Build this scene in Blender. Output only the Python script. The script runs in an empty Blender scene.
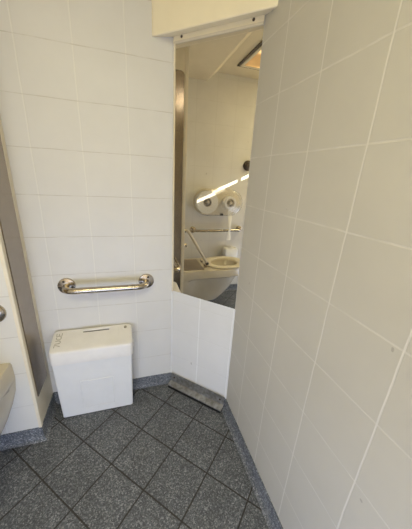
import bpy, bmesh, math, random
from mathutils import Vector, Matrix
random.seed(7)
U = 0.2                      # one wall tile = 0.2 m; coordinates below are written in tiles
SC = bpy.context.scene
COL = SC.collection
SC.view_settings.view_transform = 'Standard'
SC.view_settings.look = 'None'
SC.view_settings.exposure = 0.0

# ------------------------------------------------------------------ helpers
def V(x, y, z): return Vector((x*U, y*U, z*U))

def obj(name, bm, mat, parent=None, smooth=False, origin=None):
    """link bm (world tile coords already scaled) as one mesh object; origin in metres"""
    bmesh.ops.remove_doubles(bm, verts=bm.verts, dist=1e-6)
    bmesh.ops.recalc_face_normals(bm, faces=bm.faces)
    o0 = Vector(origin) if origin is not None else Vector((0, 0, 0))
    if origin is not None:
        bmesh.ops.translate(bm, verts=bm.verts, vec=-o0)
    me = bpy.data.meshes.new(name)
    bm.to_mesh(me); bm.free()
    if mat: me.materials.append(mat)
    o = bpy.data.objects.new(name, me); COL.objects.link(o)
    if smooth:
        for p in me.polygons: p.use_smooth = True
        try: me.set_sharp_from_angle(angle=math.radians(38))
        except Exception: pass
    if parent is not None:
        o.parent = parent
        pw = parent.location.copy()
        if parent.parent is not None: pw += parent.parent.location
        o.location = o0 - pw
    else:
        o.location = o0
    return o

def thing(name, label, cat, loc, group=None):
    o = bpy.data.objects.new(name, None); COL.objects.link(o)
    o.empty_display_size = 0.05
    o.location = V(*loc); o['label'] = label; o['category'] = cat
    if group: o['group'] = group
    return o

def tag(o, label, cat, group=None):
    o['label'] = label; o['category'] = cat
    if group: o['group'] = group
    return o

def struct(o): o['kind'] = 'structure'; return o

def box(bm, a, b, bevel=0.0, seg=2):
    x0, y0, z0 = a; x1, y1, z1 = b
    t = bmesh.new()
    vs = [t.verts.new(V(x, y, z)) for x in (x0, x1) for y in (y0, y1) for z in (z0, z1)]
    for f in ((0,1,3,2),(4,6,7,5),(0,4,5,1),(2,3,7,6),(0,2,6,4),(1,5,7,3)):
        t.faces.new([vs[i] for i in f])
    bmesh.ops.recalc_face_normals(t, faces=t.faces)
    if bevel: bmesh.ops.bevel(t, geom=list(t.edges), offset=bevel*U, segments=seg, profile=.5, affect='EDGES')
    join(bm, t)

def join(bm, t):
    me = bpy.data.meshes.new('tmp'); t.to_mesh(me); t.free(); bm.from_mesh(me); bpy.data.meshes.remove(me)

def prism(bm, pts, z0, z1, bevel=0.0, seg=2):
    """vertical prism over a plan polygon (tiles)"""
    t = bmesh.new()
    lo = [t.verts.new(V(x, y, z0)) for x, y in pts]; hi = [t.verts.new(V(x, y, z1)) for x, y in pts]
    n = len(pts)
    t.faces.new(lo[::-1]); t.faces.new(hi)
    for i in range(n): t.faces.new((lo[i], lo[(i+1) % n], hi[(i+1) % n], hi[i]))
    bmesh.ops.recalc_face_normals(t, faces=t.faces)
    if bevel: bmesh.ops.bevel(t, geom=list(t.edges), offset=bevel*U, segments=seg, profile=.5, affect='EDGES')
    join(bm, t)

def loft(bm, rings, cap0=True, cap1=True, closed=True):
    rows = [[bm.verts.new(V(*p)) for p in r] for r in rings]
    n = len(rows[0])
    for a, b in zip(rows, rows[1:]):
        for i in range(n if closed else n-1):
            bm.faces.new((a[i], a[(i+1) % n], b[(i+1) % n], b[i]))
    if cap0: bm.faces.new(rows[0][::-1])
    if cap1: bm.faces.new(rows[-1])

def tube(bm, pts, r, n=14, cap=True):
    pts = [Vector(p) for p in pts]
    rings = []; up = None
    for i, p in enumerate(pts):
        t = ((pts[min(i+1, len(pts)-1)] - p).normalized() + (p - pts[max(i-1, 0)]).normalized())
        t.normalize()
        if up is None:
            up = Vector((0, 0, 1)) if abs(t.z) < .9 else Vector((1, 0, 0))
        a = (up - t*up.dot(t)).normalized(); b = t.cross(a); up = a
        rr = r[i] if isinstance(r, (list, tuple)) else r
        rings.append([tuple(p + rr*(math.cos(k*2*math.pi/n)*a + math.sin(k*2*math.pi/n)*b)) for k in range(n)])
    loft(bm, rings, cap, cap)

def arc_path(pts, rad, steps=7):
    """round the inner corners of a polyline"""
    pts = [Vector(p) for p in pts]; out = [pts[0]]
    for a, p, b in zip(pts, pts[1:], pts[2:]):
        u = (a-p).normalized(); v = (b-p).normalized()
        s = p + u*rad; e = p + v*rad
        for k in range(steps+1):
            t = k/steps
            out.append(s*(1-t)**2 + p*2*t*(1-t) + e*t*t)
    out.append(pts[-1])
    return out

def lathe(bm, c, axis, prof, n=28):
    """prof: list of (radius, distance along axis)"""
    c = Vector(c); ax = Vector(axis).normalized()
    a = ax.orthogonal().normalized(); b = ax.cross(a)
    rings = []
    for r, h in prof:
        r = max(r, 1e-4)
        rings.append([tuple(c + ax*h + r*(math.cos(2*math.pi*k/n)*a + math.sin(2*math.pi*k/n)*b)) for k in range(n)])
    loft(bm, rings, True, True)

# ------------------------------------------------------------------ materials
class NT:
    def __init__(s, name):
        s.m = bpy.data.materials.new(name); s.m.use_nodes = True
        s.t = s.m.node_tree; s.n = s.t.nodes; s.l = s.t.links
        s.b = s.n['Principled BSDF']
    def node(s, ty, **kw):
        o = s.n.new(ty)
        for k, v in kw.items(): setattr(o, k, v)
        return o
    def put(s, sock, v):
        if hasattr(v, 'is_linked') or isinstance(v, bpy.types.NodeSocket): s.l.new(v, sock)
        else: sock.default_value = v
    def math(s, op, a, b=None, c=None):
        o = s.node('ShaderNodeMath', operation=op)
        for i, v in enumerate((a, b, c)):
            if v is not None: s.put(o.inputs[i], v)
        return o.outputs[0]
    def pos(s): return s.node('ShaderNodeTexCoord').outputs['Object']
    def dot(s, vec, d):
        o = s.node('ShaderNodeVectorMath', operation='DOT_PRODUCT')
        s.l.new(vec, o.inputs[0]); o.inputs[1].default_value = d
        return o.outputs['Value']
    def noise(s, vec, scale, detail=2, rough=.5):
        o = s.node('ShaderNodeTexNoise'); s.l.new(vec, o.inputs['Vector'])
        o.inputs['Scale'].default_value = scale; o.inputs['Detail'].default_value = detail
        o.inputs['Roughness'].default_value = rough
        return o.outputs[0]
    def ramp(s, v, a, b, va=0., vb=1., smooth=True):
        o = s.node('ShaderNodeMapRange', interpolation_type='SMOOTHSTEP' if smooth else 'LINEAR')
        s.put(o.inputs[0], v)
        for i, x in zip((1, 2, 3, 4), (a, b, va, vb)): o.inputs[i].default_value = x
        return o.outputs[0]
    def mix(s, f, a, b, mode='MIX'):
        o = s.node('ShaderNodeMix', data_type='RGBA', blend_type=mode)
        s.put(o.inputs[0], f); s.put(o.inputs[6], a); s.put(o.inputs[7], b)
        return o.outputs[2]
    def bump(s, h, strength, dist=.002):
        o = s.node('ShaderNodeBump'); s.l.new(h, o.inputs['Height'])
        o.inputs['Strength'].default_value = strength; o.inputs['Distance'].default_value = dist
        s.l.new(o.outputs[0], s.b.inputs['Normal'])

def rgb(r, g, b):
    f = lambda c: (c/255/12.92) if c/255 <= .04045 else ((c/255+.055)/1.055)**2.4
    return (f(r), f(g), f(b), 1)

def grid_line(n, coord, size, off, w):
    """1 on the joint, 0 inside the tile"""
    t = n.math('DIVIDE', n.math('SUBTRACT', coord, off*U), size*U)
    d = n.math('ABSOLUTE', n.math('SUBTRACT', n.math('FRACT', n.math('ADD', t, .5)), .5))
    return n.ramp(d, w*.35/size, w*.75/size, 1, 0)

def tile_mat(name, udir, uoff, usize=1.033, zoff=.16, base=(214, 212, 209), vcol=(224, 222, 216), hcol=(184, 178, 168),
             vw=.024, hw=.018, hbreak=.5, rough=.42, op=.6):
    n = NT(name); p = n.pos()
    # hand-set tiles: joints wander a little
    wob = n.math('MULTIPLY', n.math('SUBTRACT', n.noise(p, 6., 2), .5), .006)
    u = n.math('ADD', n.dot(p, udir), wob); z = n.math('ADD', n.dot(p, (0, 0, 1)), wob)
    gv = grid_line(n, u, usize, uoff, vw); gh = grid_line(n, z, 1.0, zoff, hw)
    br = n.ramp(n.noise(p, 14., 3), .36, .58, hbreak, 1.)
    ghc = n.math('MULTIPLY', gh, br)
    mott = n.ramp(n.noise(p, 4., 4, .6), .3, .75, 0, 1)
    b0 = tuple(rgb(*base)); b1 = tuple(list(c*.95 for c in b0[:3]) + [1])
    c = n.mix(mott, b0, b1)
    c = n.mix(n.math('MULTIPLY', gv, op), c, rgb(*vcol))
    c = n.mix(n.math('MULTIPLY', ghc, op), c, rgb(*hcol))
    # odd dark fleck
    fl = n.ramp(n.noise(p, 40., 0), .885, .90, 0, .4)
    c = n.mix(fl, c, rgb(120, 110, 98))
    n.l.new(c, n.b.inputs['Base Color'])
    n.b.inputs['Roughness'].default_value = rough
    n.b.inputs['Specular IOR Level'].default_value = .4
    g = n.math('MAXIMUM', gv, gh)
    h = n.math('SUBTRACT', n.math('MULTIPLY', n.noise(p, 9., 2), .5), g)
    n.bump(h, .35, .0015)
    return n.m

def plain(name, col, rough=.45, metal=0., spec=.5, nz=0., scale=20., bump=0., alt=None):
    n = NT(name); p = n.pos()
    a = rgb(*col); b = rgb(*alt) if alt else tuple(list(c*(1-nz) for c in a[:3]) + [1])
    f = n.ramp(n.noise(p, scale, 4, .6), .35, .7)
    n.l.new(n.mix(f, a, b), n.b.inputs['Base Color'])
    n.b.inputs['Roughness'].default_value = rough; n.b.inputs['Metallic'].default_value = metal
    n.b.inputs['Specular IOR Level'].default_value = spec
    if bump: n.bump(n.noise(p, scale*3, 3), bump, .001)
    return n.m

def brushed(name, c0, c1, rough, stretch=(60, 60, 2), rvar=.12):
    n = NT(name); p = n.pos()
    mp = n.node('ShaderNodeMapping'); n.l.new(p, mp.inputs[0]); mp.inputs['Scale'].default_value = stretch
    f = n.noise(mp.outputs[0], 6., 4, .6)
    g = n.noise(p, 5., 3)
    n.l.new(n.mix(n.ramp(n.math('ADD', n.math('MULTIPLY', f, .5), n.math('MULTIPLY', g, .5)), .35, .65), rgb(*c0), rgb(*c1)), n.b.inputs['Base Color'])
    n.b.inputs['Metallic'].default_value = 1
    n.l.new(n.ramp(f, .3, .7, rough, rough+rvar), n.b.inputs['Roughness'])
    return n.m

def terrazzo(name, grout=True, dark=1.0):
    n = NT(name); p = n.pos()
    vo = n.node('ShaderNodeTexVoronoi'); n.l.new(p, vo.inputs['Vector']); vo.inputs['Scale'].default_value = 230
    sp = n.node('ShaderNodeSeparateColor'); n.l.new(vo.outputs['Color'], sp.inputs[0])
    r1 = sp.outputs[0]
    cr = n.node('ShaderNodeValToRGB'); n.l.new(r1, cr.inputs[0])
    e = cr.color_ramp.elements
    k = lambda a: tuple(list(x*dark for x in rgb(*a)[:3]) + [1])
    e[0].position = 0; e[0].color = k((74, 77, 82)); e[1].position = 1; e[1].color = k((150, 152, 156))
    for ps, cl in ((.35, (86, 89, 94)), (.62, (101, 104, 109)), (.85, (123, 125, 129))):
        q = e.new(ps); q.color = k(cl)
    c = cr.outputs[0]
    big = n.ramp(n.noise(p, 7., 4, .6), .3, .75, .82, 1.08)
    cm = n.node('ShaderNodeVectorMath', operation='SCALE'); n.l.new(c, cm.inputs[0]); n.l.new(big, cm.inputs[3])
    c = cm.outputs[0]
    if grout:
        A = .762
        ca, sa = math.cos(A), math.sin(A)
        ox, oy = -3.306, -2.226
        wob = n.math('MULTIPLY', n.math('SUBTRACT', n.noise(p, 9., 2), .5), .003)
        u = n.math('ADD', n.dot(p, (ca, sa, 0)), wob); v = n.math('ADD', n.dot(p, (sa, -ca, 0)), wob)
        g = n.math('MAXIMUM', grid_line(n, u, 1.049, ox*ca+oy*sa, .030), grid_line(n, v, 1.049, ox*sa-oy*ca, .030))
        c = n.mix(n.math('MULTIPLY', g, .9), c, rgb(45, 41, 37))
        n.bump(n.math('SUBTRACT', n.math('MULTIPLY', r1, .15), g), .4, .0015)
    n.l.new(c, n.b.inputs['Base Color'])
    n.b.inputs['Roughness'].default_value = .55
    n.b.inputs['Specular IOR Level'].default_value = .35
    return n.m

R2 = math.sqrt(.5)
M = {}
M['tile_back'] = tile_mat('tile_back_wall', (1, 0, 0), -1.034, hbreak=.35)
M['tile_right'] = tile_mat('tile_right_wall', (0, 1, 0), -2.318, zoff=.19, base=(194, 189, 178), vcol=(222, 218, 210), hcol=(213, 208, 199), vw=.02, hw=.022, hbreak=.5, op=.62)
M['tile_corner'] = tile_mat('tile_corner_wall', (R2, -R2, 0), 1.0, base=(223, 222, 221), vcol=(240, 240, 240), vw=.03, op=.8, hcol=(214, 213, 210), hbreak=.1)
M['tile_left'] = tile_mat('tile_left_wall', (0, 1, 0), -.2, zoff=.3, base=(212, 208, 200), vcol=(200, 194, 184), hcol=(198, 192, 182))
M['tile_shaft'] = tile_mat('tile_shaft_wall', (1, 0, 0), -4.3, zoff=.16, base=(216, 213, 206))
M['cream'] = plain('cream_paint', (222, 210, 182), .5, nz=.05, scale=6)
M['bulkhead'] = plain('bulkhead_paint', (243, 232, 204), .45, nz=.04, scale=5)
M['trim'] = plain('edge_trim_cream', (226, 216, 194), .4, nz=.08, scale=10)
M['floor'] = terrazzo('terrazzo_floor')
M['skirt'] = terrazzo('terrazzo_skirting', False, 1.22)
M['panel'] = brushed('brushed_panel_steel', (164, 153, 140), (158, 147, 135), .22, (2, 2, 3), .03)
M['steel'] = brushed('grab_bar_steel', (188, 177, 160), (178, 168, 152), .24, (8, 8, 8), .04)
M['arm'] = plain('arm_plastic', (196, 186, 168), .4)
M['alu'] = brushed('ledge_aluminium', (196, 198, 202), (150, 148, 144), .42, (6, 6, 6), .2)
M['white'] = plain('bin_white_plastic', (226, 226, 226), .38, nz=.03, scale=12)
M['lid'] = plain('bin_lid_plastic', (229, 226, 223), .4, nz=.05, scale=12)
M['ink'] = plain('grey_ink', (150, 145, 134), .6)
M['dark'] = plain('dark_grey', (48, 44, 42), .5)
M['black'] = plain('gap_shade_black', (20, 19, 19), .7)  # near-black put in for the shade under the ledge tray
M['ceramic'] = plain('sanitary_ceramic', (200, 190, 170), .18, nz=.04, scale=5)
M['seat'] = plain('seat_plastic', (218, 208, 184), .3, nz=.03)
M['deck'] = plain('deck_plastic', (128, 116, 102), .5, nz=.1)
M['paper'] = plain('tissue_paper', (240, 238, 232), .9, nz=.03, scale=60)
M['core'] = plain('cardboard_core', (176, 166, 150), .9)
M['screw'] = plain('screw_dark', (84, 70, 56), .4, .6)
M['chrome'] = brushed('bracket_steel', (170, 158, 142), (130, 120, 108), .22, (8, 8, 8))
M['button'] = plain('button_steel', (96, 88, 82), .35, .7)
M['lightframe'] = plain('light_frame_grey', (96, 88, 80), .5, nz=.15)

def mirror_mat():
    n = NT('mirror_glass')
    n.b.inputs['Metallic'].default_value = 1
    p = n.pos()
    n.l.new(n.mix(n.ramp(n.noise(p, 8, 3), .3, .8, 0, 1), rgb(232, 226, 212), rgb(224, 217, 202)), n.b.inputs['Base Color'])
    n.b.inputs['Roughness'].default_value = .015
    return n.m
M['mirror'] = mirror_mat()

def cover_mat():
    n = NT('clear_cover')
    out = n.n['Material Output']; n.n.remove(n.b)
    tr = n.node('ShaderNodeBsdfTransparent'); tr.inputs[0].default_value = (.93, .92, .9, 1)
    df = n.node('ShaderNodeBsdfDiffuse'); df.inputs[0].default_value = (.62, .6, .57, 1)
    gl = n.node('ShaderNodeBsdfGlossy'); gl.inputs['Roughness'].default_value = .18
    m1 = n.node('ShaderNodeMixShader'); m1.inputs[0].default_value = .16
    n.l.new(tr.outputs[0], m1.inputs[1]); n.l.new(df.outputs[0], m1.inputs[2])
    m2 = n.node('ShaderNodeMixShader'); m2.inputs[0].default_value = .07
    n.l.new(m1.outputs[0], m2.inputs[1]); n.l.new(gl.outputs[0], m2.inputs[2])
    n.l.new(m2.outputs[0], out.inputs[0])
    return n.m
M['cover'] = cover_mat()

def lens_mat():
    n = NT('amber_lens'); p = n.pos()
    f = n.ramp(n.noise(p, 3.5, 1), .45, .66)
    n.l.new(n.mix(f, (.62, .36, .13, 1), (1., .74, .36, 1)), n.b.inputs['Emission Color'])
    n.b.inputs['Base Color'].default_value = rgb(190, 150, 100)
    n.l.new(n.ramp(f, 0, 1, .55, 1.6), n.b.inputs['Emission Strength'])
    return n.m
M['lens'] = lens_mat()

# ------------------------------------------------------------------ the room
W, L, FY, CZ = 1.46, -6.7, -10.0, 11.5          # right wall x, left wall x, front wall y, ceiling z
NX, NY = -3.57, -1.13                           # corner of the projecting shaft on the left
def wall(name, a, b, mat):
    bm = bmesh.new(); box(bm, a, b); return struct(obj(name, bm, mat))
struct_floor = bmesh.new(); box(struct_floor, (L-.5, FY-.5, -.4), (W+.5, .5, 0)); struct(obj('floor', struct_floor, M['floor']))
wall('wall_back', (L-.5, 0, 0), (0.02, .5, CZ), M['tile_back'])
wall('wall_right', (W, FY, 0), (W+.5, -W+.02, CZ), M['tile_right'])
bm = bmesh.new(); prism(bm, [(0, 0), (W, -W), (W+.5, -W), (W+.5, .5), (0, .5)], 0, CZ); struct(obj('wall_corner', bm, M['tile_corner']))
wall('wall_left', (L-.5, FY, 0), (L, NY, CZ), M['tile_left'])
wall('wall_shaft', (L-.5, NY, 0), (NX, 0, CZ), M['tile_shaft'])
wall('ceiling', (L-.5, FY-.5, CZ), (W+.5, .5, CZ+.4), M['cream'])
# front wall with a narrow open slot high up that lets a blade of sun in
sdir = Vector((-.62, 1, -.47))
def src(y, z=None):                              # where on the front wall the ray to (L, y) starts
    k = (y-FY); return L + .62*k
zs = 6.88 + .47*(-5.2-FY)
xa, xm0, xm1, xb = src(-5.9), src(-4.86), src(-4.74), src(-1.4)
bm = bmesh.new()
box(bm, (L-.5, FY-.12, 0), (W+.5, FY, zs-.085)); box(bm, (L-.5, FY-.12, zs+.125), (W+.5, FY, CZ))
box(bm, (L-.5, FY-.12, zs-.085), (xa, FY, zs+.125)); box(bm, (xm0, FY-.12, zs-.085), (xm1, FY, zs+.125)); box(bm, (xb, FY-.12, zs-.085), (W+.5, FY, zs+.125))
struct(obj('wall_front', bm, M['cream']))
# lowered ceiling strip above the shaft, with a sloped edge
bm = bmesh.new()
loft(bm, [[(x, 0, CZ), (x, 0, 11.08), (x, -2.72, 11.08), (x, -3.2, CZ)] for x in (L, .0)])
struct(obj('trim_1', bm, M['cream']))
# corner bead and cream edging of the shaft's side
bm = bmesh.new()
box(bm, (NX-.05, NY-.02, .38), (NX+.025, NY+.10, CZ), .012)
struct(obj('trim_2', bm, M['trim']))
bm = bmesh.new(); box(bm, (NX-.02, NY+.10, .40), (NX+.012, -.005, CZ)); struct(obj('trim_3', bm, M['trim']))
# white bead lines in the two inner corners below/around the mirror
bm = bmesh.new(); tube(bm, [(.012, -.02, .4), (.012, -.02, 9.5)], .022, 8); struct(obj('trim_4', bm, M['white']))
bm = bmesh.new(); tube(bm, [(W-.012, -W-.008, .4), (W-.012, -W-.008, 3.46)], .02, 8); struct(obj('trim_5', bm, M['white']))

# coved skirting: profile swept along a wall line
def skirting(name, p0, p1, nrm, h=.39, toe=.12, m0=0., m1=0.):
    """p0->p1 along the wall, nrm points into the room; m0/m1: how the ends mitre (shift along the wall per unit of toe)"""
    p0 = Vector((p0[0], p0[1], 0)); p1 = Vector((p1[0], p1[1], 0)); d = (p1-p0).normalized(); nn = Vector((nrm[0], nrm[1], 0))
    prof = [(-.03, 0), (-.03, h), (.025, h), (.03, h*.55), (.045, h*.3), (.075, h*.12), (toe, .012), (toe, 0)]
    rings = []
    for p, m in ((p0, m0), (p1, m1)):
        rings.append([tuple(p + nn*a + d*(m*max(a, 0)) + Vector((0, 0, b))) for a, b in prof])
    bm = bmesh.new(); loft(bm, rings)
    return struct(obj(name, bm, M['skirt']))
t45 = math.tan(math.radians(22.5))
skirting('baseboard_back', (NX, 0), (0, 0), (0, -1), m0=1, m1=-t45, toe=.08)
skirting('baseboard_corner', (0, 0), (W, -W), (-R2, -R2), m0=t45, m1=-t45, toe=.06)
skirting('baseboard_right', (W, -W), (W, FY), (-1, 0), m0=t45, toe=.13)
skirting('baseboard_shaft_side', (NX, NY), (NX, 0), (1, 0), m0=-1, m1=-1)
skirting('baseboard_shaft_front', (L, NY), (NX, NY), (0, -1), m0=1, m1=1)
skirting('baseboard_left', (L, FY), (L, NY), (1, 0), m1=-1)

# ------------------------------------------------------------------ boxed bulkhead above the mirror
bk = .42
bm = bmesh.new()
t = bmesh.new()
P5 = [(-.47, 0, 9.555), (-.45, -.04, 9.555), (W, -W-.44, 9.555), (W, -W, 9.635), (0, 0, 9.635)]
lo = [t.verts.new(V(*p)) for p in P5]; hi = [t.verts.new(V(x, y, CZ)) for x, y, z in P5]
t.faces.new(lo[::-1]); t.faces.new(hi)
for i in range(5): t.faces.new((lo[i], lo[(i+1) % 5], hi[(i+1) % 5], hi[i]))
bmesh.ops.recalc_face_normals(t, faces=t.faces)
bmesh.ops.bevel(t, geom=[e for e in t.edges if e.verts[0] in lo[:3] and e.verts[1] in lo[:3]], offset=.03*U, segments=3, profile=.5, affect='EDGES')
join(bm, t)
o = obj('bulkhead_box', bm, M['bulkhead']); struct(o); o.name = 'trim_6'

# ------------------------------------------------------------------ mirror
def cp(s, off, z):                               # point on the corner wall: s along it, off into the room
    return (s*R2 - off*R2, -s*R2 - off*R2, z)
def cslab(bm, s0, s1, o0, o1, z0, z1, bevel=0):
    pts = [cp(s0, o0, 0)[:2], cp(s1, o0, 0)[:2], cp(s1, o1, 0)[:2], cp(s0, o1, 0)[:2]]
    prism(bm, pts, z0, z1, bevel)
S1 = W/R2
mir = thing('wall_mirror', 'tall mirror filling the angled corner wall above the metal ledge', 'mirror', cp(S1/2, 0, 3.48))
bm = bmesh.new(); cslab(bm, .055, S1-.002, .002, .012, 3.49, 9.49); obj('mirror_glass', bm, M['mirror'], mir)
bm = bmesh.new(); cslab(bm, .02, S1-.005, .002, .05, 9.49, 9.53, .006); cslab(bm, .025, .06, .002, .035, 3.47, 9.5, .006)
obj('edge_trim', bm, M['trim'], mir)
bm = bmesh.new(); cslab(bm, .02, S1-.005, .002, .04, 9.53, 9.635, .008)
tp = obj('top_batten', bm, M['bulkhead'], mir)
for s in (.24, 1.86):
    bm = bmesh.new(); lathe(bm, cp(s, .035, 9.59), (-R2, -R2, 0), [(.028, 0), (.028, .012), (.016, .022)], 12)
    obj('screw', bm, M['screw'], tp)

# ------------------------------------------------------------------ metal ledge at the foot of the corner wall
led = thing('metal_ledge', 'dull aluminium angled ledge on the floor below the corner mirror', 'metal ledge', cp(S1/2, .15, 0))
bm = bmesh.new()
rings = []
for s in (.07, 2.035):
    rings.append([cp(s, o, z) for o, z in ((.05, .46), (.072, .46), (.085, .17), (.27, .13), (.27, .10), (.065, .145), (.05, .16))])
loft(bm, rings); obj('tray', bm, M['alu'], led)
bm = bmesh.new(); cslab(bm, .08, 2.02, .09, .262, .0, .1); obj('shadow_filler', bm, M['black'], led).name = 'gap_shade_block'  # black block standing in for the shade in the gap below the tray
for s in (.2, 1.9):
    bm = bmesh.new(); lathe(bm, cp(s, .078, .33), (-R2, -R2, 0), [(.03, 0), (.03, .012), (.012, .02)], 10); obj('screw', bm, M['screw'], led)

# ------------------------------------------------------------------ steel panel on the shaft's side
bm = bmesh.new()
pts = []
y0, y1, z0, z1, r = -1.0, -.245, 1.27, 10.24, .14
for cy, cz, a0 in ((y1-r, z1-r, 0), (y0+r, z1-r, 90)):
    for k in range(7):
        a = math.radians(a0 + k*15); pts.append((cy + r*math.cos(a), cz + r*math.sin(a)))
pts += [(y0, z0), (y1, z0)]
n = 80
zz = [z0 + (z1-z0)*i/n for i in range(n+1)] + [z1-r*(1-math.cos(math.radians(15*k))) for k in range(1, 6)]
zz = sorted(set(round(z, 4) for z in zz))
def halfspan(z):
    d = z-(z1-r)
    return 0 if d <= 0 else r-math.sqrt(max(0, r*r-d*d))
def bulge(z): return .0*math.exp(-((z-9.45)/.32)**2)
loft(bm, [[(NX+.008, y0+halfspan(z), z), (NX+.035+bulge(z), y0+halfspan(z), z), (NX+.035+bulge(z), y1-halfspan(z), z), (NX+.008, y1-halfspan(z), z)] for z in zz])
o = obj('steel_panel', bm, M['panel'], None, True, origin=V(NX+.012, -.6, z0))
tag(o, 'tall narrow brushed steel panel on the cream side of the left wall projection', 'steel panel')

# ------------------------------------------------------------------ grab bars
def grab_bar(name, label, p0, p1, out, stand=.4, r=.08, fr=.215, group=None):
    p0, p1, out = Vector(p0), Vector(p1), Vector(out)
    t = thing(name, label, 'grab bar', tuple((p0+p1)/2), group)
    bm = bmesh.new()
    tube(bm, arc_path([p0+out*.02, p0+out*stand, p1+out*stand, p1+out*.02], .26), r, 18)
    obj('rail', bm, M['steel'], t, True)
    for p in (p0, p1):
        bm = bmesh.new(); lathe(bm, p, out, [(fr, 0), (fr, .03), (fr*.96, .055), (fr*.6, .075), (r*1.02, .085)], 32)
        f = obj('flange', bm, M['steel'], t, True)
        d = (p1-p0).normalized(); up = out.cross(d).normalized()
        for k in range(3):
            a = math.radians(90+120*k + (20 if p is p0 else -20))
            bm = bmesh.new(); lathe(bm, p + (d*math.cos(a)+up*math.sin(a))*fr*.68 + out*.066, out, [(.028, 0), (.028, .02), (.014, .028)], 10)
            obj('screw', bm, M['dark'], f)
    return t
grab_bar('grab_bar', 'stainless steel grab bar on the tiled wall above the white bin', (-2.787, 0, 3.85), (-.736, 0, 3.845), (0, -1, 0))
grab_bar('grab_bar', 'horizontal steel grab bar under the paper roll holder, seen in the mirror', (L, -2.3, 3.95), (L, -5.1, 3.98), (1, 0, 0), .42, .075, .18)

# folding support arm on the shaft's front, its lower rosette at the photo's left edge
t = thing('support_arm', 'hinged steel support arm sloping down beside the toilet, seen in the mirror', 'support arm', (-3.86, NY, 3.8))
for ax, z in ((-3.96, 3.8), (-4.15, 4.42)):
    bm = bmesh.new(); lathe(bm, (ax, NY, z), (0, -1, 0), [(.23, 0), (.23, .03), (.21, .06), (.12, .09), (.09, .14), (.085, .2), (.02, .22)], 30)
    obj('rosette', bm, M['steel'], t, True)
bm = bmesh.new()
tube(bm, arc_path([(-4.15, NY-.12, 4.42), (-4.15, NY-.3, 4.42), (-4.15, -2.4, 2.85)], .12), .068, 16)
obj('arm', bm, M['arm'], t, True)
bm = bmesh.new(); d = Vector((0, -.97, -1.57)).normalized(); tube(bm, [Vector((-4.15, -2.4, 2.85)), Vector((-4.15, -2.4, 2.85))+d*.12], .08, 16); obj('end_cap', bm, M['dark'], t, True)

# ------------------------------------------------------------------ white bin
bn = thing('waste_bin', 'white plastic lidded waste bin on the floor under the grab bar', 'waste bin', (-2.22, -.35, 0))
def rrect(x0, x1, y0, y1, r, z, n=5):
    out = []
    for cx, cy, a0 in ((x1-r, y1-r, 0), (x0+r, y1-r, 90), (x0+r, y0+r, 180), (x1-r, y0+r, 270)):
        for k in range(n+1):
            a = math.radians(a0 + 90*k/n); out.append((cx+r*math.cos(a), cy+r*math.sin(a), z))
    return out
bm = bmesh.new()
rg = []
for z, g in ((0.0, .03), (.03, 0), (.08, 0), (1.2, -.03), (2.02, -.045)):
    rg.append(rrect(-3.195+g, -1.275-g, -.672+g, -.10-g*.3, .05, z+.012))
loft(bm, rg); obj('bin_body', bm, M['white'], bn, True)
# raised front panel outline
bm = bmesh.new()
yf = lambda z: -.672 - .03*(z/1.2) - .002
def strip(a, b, w=.012):
    (xa, za), (xb, zb) = a, b
    tube(bm, [(xa, yf(za), za), (xb, yf(zb), zb)], w, 6)
strip((-2.62, .25), (-2.62, 1.25)); strip((-2.62, 1.25), (-1.78, 1.25)); strip((-1.78, 1.25), (-1.78, .25)); strip((-1.78, .25), (-2.62, .25))
obj('panel_outline', bm, M['white'], bn)
# lid: skirt, sloping top, rounded edges
bm = bmesh.new()
def lidz(y, zf, zb): return zf + (zb-zf)*((y+.75)/.70)
def lidring(g, zf, zb, r):
    return [(x, y, lidz(y, zf, zb)) for x, y, _ in rrect(-3.262+g, -1.19-g, -.775+g, -.045-g*.4, r, 0)]
rg = [lidring(.03, 1.93, 1.98, .1), lidring(0, 1.94, 1.99, .11), lidring(0, 1.98, 2.03, .11), lidring(.008, 2.27, 2.47, .1), lidring(.02, 2.31, 2.51, .1), lidring(.045, 2.325, 2.525, .09)]
loft(bm, rg); lid = obj('lid', bm, M['lid'], bn, True)
def onlid(x, y, h=0): return (x, y, lidz(y, 2.325, 2.525)+h)
bm = bmesh.new()
tube(bm, [onlid(x, -.14, .012) for x in (-2.52, -2.45, -1.86, -1.79)], [.012, .03, .03, .012], 8)
obj('handle_lip', bm, M['lid'], lid, True)
bm = bmesh.new(); tube(bm, [onlid(-2.5, -.185, .0), onlid(-1.82, -.185, .0)], .014, 6); obj('grip_slot', bm, M['dark'], lid)
bm = bmesh.new(); lathe(bm, onlid(-1.38, -.17, -.01), (0, -.27, 1), [(.04, 0), (.04, .035), (.02, .045)], 14); obj('button', bm, M['ink'], lid)
bm = bmesh.new(); tube(bm, [onlid(-1.56, -.12, .0), onlid(-1.57, -.66, .0)], .006, 6); obj('crease', bm, M['lid'], lid)
bm = bmesh.new(); box(bm, (-1.20, -.5, 2.02), (-1.165, -.3, 2.14), .012); obj('hinge_clip', bm, M['lid'], lid)
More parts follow.
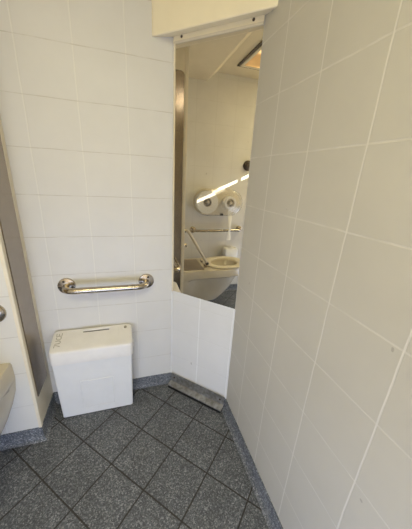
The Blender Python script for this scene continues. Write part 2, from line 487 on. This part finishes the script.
# handwritten grey marks down the lid's left edge
GL = {'7': [[(0, 1), (1, 1), (.3, 0)]], 'U': [[(0, 1), (.05, .2), (.5, 0), (.95, .2), (1, 1)]], 'M': [[(0, 0), (.15, 1), (.5, .3), (.85, 1), (1, 0)]],
      'C': [[(1, .85), (.5, 1), (.05, .6), (.1, .2), (.6, 0), (1, .15)]], 'E': [[(1, 1), (0, 1), (0, 0), (1, 0)], [(0, .5), (.8, .5)]]}
bm = bmesh.new()
def scrib(ch, u0, w, h):                          # text runs from the front of the lid to its back
    for ln in GL[ch]:
        pts = []
        for a, b in ln:
            y = -.62 + (u0 + a*w); x = -3.02 - b*h + (h if False else 0)
            pts.append(onlid(x + .0, y, .003))
        tube(bm, pts, .008, 5)
for i, ch in enumerate('7UCE'): scrib(ch, .02+i*.12, .09, .13)
obj('handwriting', bm, M['ink'], lid)

# ------------------------------------------------------------------ toilet
tl = thing('toilet', 'cream wall-hung toilet at the left edge, its open seat seen in the mirror', 'toilet', (-4.88, NY-1.75, .6))
TX = -4.9
def bowl_ring(hw, yf, z, ins=0., yr=NY, n=44, sq=2.6):
    """D-shaped outline: straight at the wall, superellipse nose"""
    out = []
    ym = yr - (yr-yf)*.45
    k = n//2
    for i in range(k+1):                          # nose, right to left
        a = math.pi*i/k
        c, s = math.cos(a), math.sin(a)
        out.append((TX + hw*math.copysign(abs(c)**(2/sq), c), ym - (ym-yf)*abs(s)**(2/sq), z))
    for i in range(1, 6): out.append((TX-hw, ym + (yr-ym)*i/5, z))
    for i in range(1, 6): out.append((TX-hw+2*hw*i/5, yr, z))
    for i in range(1, 5): out.append((TX+hw, yr + (ym-yr)*i/5, z))
    if ins:                                       # sculpted recess behind the rim's skirt, away from the wall
        q = []
        for x, y, zz in out:
            t = min(1, max(0, (yr-y-.25)/.55)); t = t*t*(3-2*t)
            k = 1 - ins*t; q.append((TX+(x-TX)*k, yr+(y-yr)*(1-ins*.35*t), zz))
        out = q
    return out
def hole(hx, y0, y1, z, n):
    # inner ring parametrised like bowl_ring so that the loft does not twist
    cy = (y0+y1)/2; hy = (y1-y0)/2; ref = bowl_ring(1.0, -4.75, z)
    out = []
    for x, y, _ in ref:
        a = math.atan2((y-cy)/hy, (x-TX)/hx); out.append((TX+hx*math.cos(a), cy+hy*math.sin(a), z))
    return out
bm = bmesh.new()
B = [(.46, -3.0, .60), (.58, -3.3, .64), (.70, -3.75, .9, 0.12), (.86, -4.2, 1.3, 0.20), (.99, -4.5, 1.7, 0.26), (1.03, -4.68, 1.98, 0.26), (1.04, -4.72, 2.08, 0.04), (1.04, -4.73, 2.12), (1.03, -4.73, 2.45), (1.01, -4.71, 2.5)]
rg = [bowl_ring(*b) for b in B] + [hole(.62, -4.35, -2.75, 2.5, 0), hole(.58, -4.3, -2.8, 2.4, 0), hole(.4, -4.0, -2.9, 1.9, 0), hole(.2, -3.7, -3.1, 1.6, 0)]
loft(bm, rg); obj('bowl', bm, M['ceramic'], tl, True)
bm = bmesh.new()
def sring(hx, y0, y1, z, n=48, sq=2.3):
    cy = (y0+y1)/2; hy = (y1-y0)/2
    return [(TX+hx*math.copysign(abs(math.cos(a))**(2/sq), math.cos(a)), cy+hy*math.copysign(abs(math.sin(a))**(2/sq), math.sin(a)), z) for a in (2*math.pi*i/n for i in range(n))]
loft(bm, [sring(.58, -4.3, -2.9, 2.5), sring(.60, -4.32, -2.88, 2.57), sring(.66, -4.38, -2.8, 2.61), sring(.86, -4.72, -2.55, 2.61), sring(.94, -4.8, -2.5, 2.575), sring(.93, -4.79, -2.5, 2.51)] , False, False)
bmesh.ops.bridge_loops(bm, edges=[e for e in bm.edges if e.is_boundary])
obj('seat', bm, M['seat'], tl, True)
bm = bmesh.new(); box(bm, (TX-.8, -2.3, 2.49), (TX+.8, -1.3, 2.52), .01); obj('rear_deck', bm, M['deck'], tl)
for s in (-.4, .4):
    bm = bmesh.new(); lathe(bm, (TX+s-.12, -2.46, 2.55), (1, 0, 0), [(.05, 0), (.05, .24)], 12); obj('hinge', bm, M['chrome'], tl)

# ------------------------------------------------------------------ paper holder on the left wall
PY0, PZ = -3.60, 5.5
dp = thing('paper_dispenser', 'clear twin toilet roll holder on the tiled wall, seen in the mirror', 'toilet roll holder', (L, PY0, PZ))
def lobes(g, x):
    out = []; n = 24; R = .70-g
    for cy, a0 in ((PY0+.66, -90), (PY0-.66, 90)):
        for k in range(n+1):
            a = math.radians(a0 + 180*k/n); out.append((x, cy+R*math.cos(a), PZ+R*math.sin(a)))
    return out
bm = bmesh.new(); loft(bm, [lobes(0, L), lobes(0, L+.06)]); obj('back_plate', bm, M['trim'], dp, True)
bm = bmesh.new(); loft(bm, [lobes(.0, L+.06), lobes(.0, L+.50), lobes(.03, L+.58), lobes(.12, L+.64)], False, True); obj('clear_cover', bm, M['cover'], dp, True)
for s in (.66, -.66):
    bm = bmesh.new(); lathe(bm, (L+.06, PY0+s, PZ), (1, 0, 0), [(.1, 0), (.1, .46), (.05, .5)], 16); obj('spindle', bm, M['core'], dp, True)
bm = bmesh.new(); box(bm, (L+.5, PY0-.22, PZ-.66), (L+.66, PY0-.06, PZ-.56), .02); obj('lock', bm, M['dark'], dp)
def roll(label, y, R):
    t = thing('toilet_roll', label, 'toilet roll', (L+.08, y, PZ), 'rolls in the twin holder')
    bm = bmesh.new(); n = 36
    rr = [[(x, y+r*math.cos(2*math.pi*k/n), PZ+r*math.sin(2*math.pi*k/n)) for k in range(n)] for r, x in ((.23, L+.1), (R, L+.1), (R, L+.48), (.23, L+.48), (.23, L+.1))]
    loft(bm, rr, False, False); obj('paper', bm, M['paper'], t, True)
    bm = bmesh.new(); rr = [[(x, y+r*math.cos(2*math.pi*k/n), PZ+r*math.sin(2*math.pi*k/n)) for k in range(n)] for r, x in ((.23, L+.1), (.23, L+.485), (.2, L+.485), (.2, L+.1), (.23, L+.1))]
    loft(bm, rr, False, False); obj('core', bm, M['core'], t, True)
    return t
roll('full white toilet roll behind the clear cover, left of the two in the mirror', PY0+.66, .60)
t2 = roll('nearly used toilet roll with hanging paper strip, right one in the mirror', PY0-.66, .34)
bm = bmesh.new()
ps = [(5.14, .11, -.12), (4.78, .11, -.06), (4.6, .10, .02), (4.25, .06, .05), (4.1, .045, .06), (3.95, .06, .05), (3.6, .12, .02), (3.45, .13, .0)]
loft(bm, [[(L+.48+.1+c+.02*math.sin(7*z), PY0-.66-w, z), (L+.5+.1+c, PY0-.66, z), (L+.48+.1+c-.02*math.sin(7*z), PY0-.66+w, z), (L+.47+.1+c, PY0-.66, z)] for z, w, c in ps] )
obj('hanging_strip', bm, M['paper'], t2, True)
# push button
t = thing('push_button', 'round dark steel push button high on the tiled wall, seen in the mirror', 'push button', (L, -5.28, 7.48))
bm = bmesh.new(); lathe(bm, (L, -5.28, 7.48), (1, 0, 0), [(.27, -.02), (.27, .04), (.24, .07)], 28); obj('rosette', bm, M['button'], t, True)
bm = bmesh.new(); lathe(bm, (L+.07, -5.28, 7.48), (1, 0, 0), [(.2, 0), (.2, .1), (.17, .16), (.1, .19), (.01, .2)], 24); obj('button', bm, M['button'], t, True)
# white holder beyond the seat
t = thing('brush_holder', 'white holder on the tiled wall beyond the toilet seat, seen in the mirror', 'holder', (L, -4.5, 1.5))
bm = bmesh.new(); loft(bm, [rrect(L-.01, L+.5-g, -5.0+g, -4.15-g, .1, z) for z, g in ((1.5, .08), (1.56, .02), (2.82, 0), (2.9, .06))]); obj('holder_body', bm, M['white'], t, True)
bm = bmesh.new(); lathe(bm, (L+.25, -4.57, 2.88), (0, 0, 1), [(.14, 0), (.14, .05), (.05, .08)], 16); obj('cap', bm, M['white'], t, True)

# ------------------------------------------------------------------ ceiling light
cl = thing('ceiling_light', 'square ceiling light with dark frame and amber lens, seen in the mirror', 'ceiling light', (-4.1, -4.95, CZ))
lx0, lx1, ly0, ly1 = -5.55, -2.6, -6.2, -3.76
bm = bmesh.new()
for a, b in (((lx0, ly1-.1), (lx1, ly1)), ((lx0, ly0), (lx1, ly0+.1)), ((lx0, ly0), (lx0+.1, ly1)), ((lx1-.1, ly0), (lx1, ly1))):
    box(bm, (a[0], a[1], CZ-.06), (b[0], b[1], CZ), .01)
obj('frame', bm, M['lightframe'], cl)
bm = bmesh.new()
q = .22
for a, b in (((lx0+.1, ly1-q), (lx1-.1, ly1-.1)), ((lx0+.1, ly0+.1), (lx1-.1, ly0+q)), ((lx0+.1, ly0+q), (lx0+q, ly1-q)), ((lx1-q, ly0+q), (lx1-.1, ly1-q))):
    box(bm, (a[0], a[1], CZ-.08), (b[0], b[1], CZ-.0))
obj('border', bm, M['trim'], cl)
bm = bmesh.new(); box(bm, (lx0+q, ly0+q, CZ-.05), (lx1-q, ly1-q, CZ-.01)); obj('lens', bm, M['lens'], cl)

# ------------------------------------------------------------------ lights
def area(name, loc, target, sx, sy, col, power, spread=180):
    l = bpy.data.lights.new(name, 'AREA'); l.shape = 'RECTANGLE'; l.size = sx*U; l.size_y = sy*U; l.color = col; l.energy = power
    l.spread = math.radians(spread)
    o = bpy.data.objects.new(name, l); COL.objects.link(o); o.location = V(*loc)
    o.rotation_euler = (V(*target)-V(*loc)).to_track_quat('-Z', 'Y').to_euler(); return o
area('daylight', (-2.4, FY+.15, 5.6), (-2.4, 0, 4.6), 5.5, 7.0, (1.000, 0.767, 0.433), 6.00)
area('low_daylight', (-2.6, FY+.2, 1.8), (-2.0, 0, 1.2), 5.5, 3.2, (.52, .655, 1), 16.4)
area('warm_front', (-2.6, -8.6, CZ-.1), (-2.6, -7.6, 0), 5.0, 1.8, (1, .985, .70), 16.2)
area('panel_glint_fill', (1.1, -1.72, 10.5), (-3.6, -.9, 9.5), .5, .12, (1, .9, .72), .07, 70)  # added lamp without a fixture, only makes the glint on the steel panel
sun = bpy.data.lights.new('sun', 'SUN'); sun.energy = 30; sun.angle = math.radians(.4); sun.color = (1, .97, .9)
so = bpy.data.objects.new('sun', sun); COL.objects.link(so); so.location = V(0, -20, 20)
so.rotation_euler = sdir.to_track_quat('-Z', 'Y').to_euler()
w = bpy.data.worlds.new('World'); SC.world = w; w.use_nodes = True
w.node_tree.nodes['Background'].inputs[0].default_value = (.75, .85, 1, 1); w.node_tree.nodes['Background'].inputs[1].default_value = .8

# ------------------------------------------------------------------ camera
yaw, pit, rol = 0.309, 0.334, 0.056
E_ = None
def R3(rows): return Matrix(rows)
c, s = math.cos, math.sin
BASE = R3(((1, 0, 0), (0, 0, -1), (0, 1, 0)))
Y = R3(((c(yaw), -s(yaw), 0), (s(yaw), c(yaw), 0), (0, 0, 1)))
P = R3(((1, 0, 0), (0, c(pit), -s(pit)), (0, s(pit), c(pit))))
Rr = R3(((c(rol), -s(rol), 0), (s(rol), c(rol), 0), (0, 0, 1)))
RM = Rr @ P @ BASE @ Y
cam = bpy.data.cameras.new('camera'); co = bpy.data.objects.new('camera', cam); COL.objects.link(co)
rot = Matrix((RM[0], -RM[1], -RM[2])).transposed()
co.matrix_world = Matrix.Translation(V(-1.132, -6.819, 6.736)) @ rot.to_4x4()
cam.sensor_fit = 'VERTICAL'; cam.sensor_height = 36; cam.lens = 249.37/529*36
cam.clip_start = .01
SC.camera = co
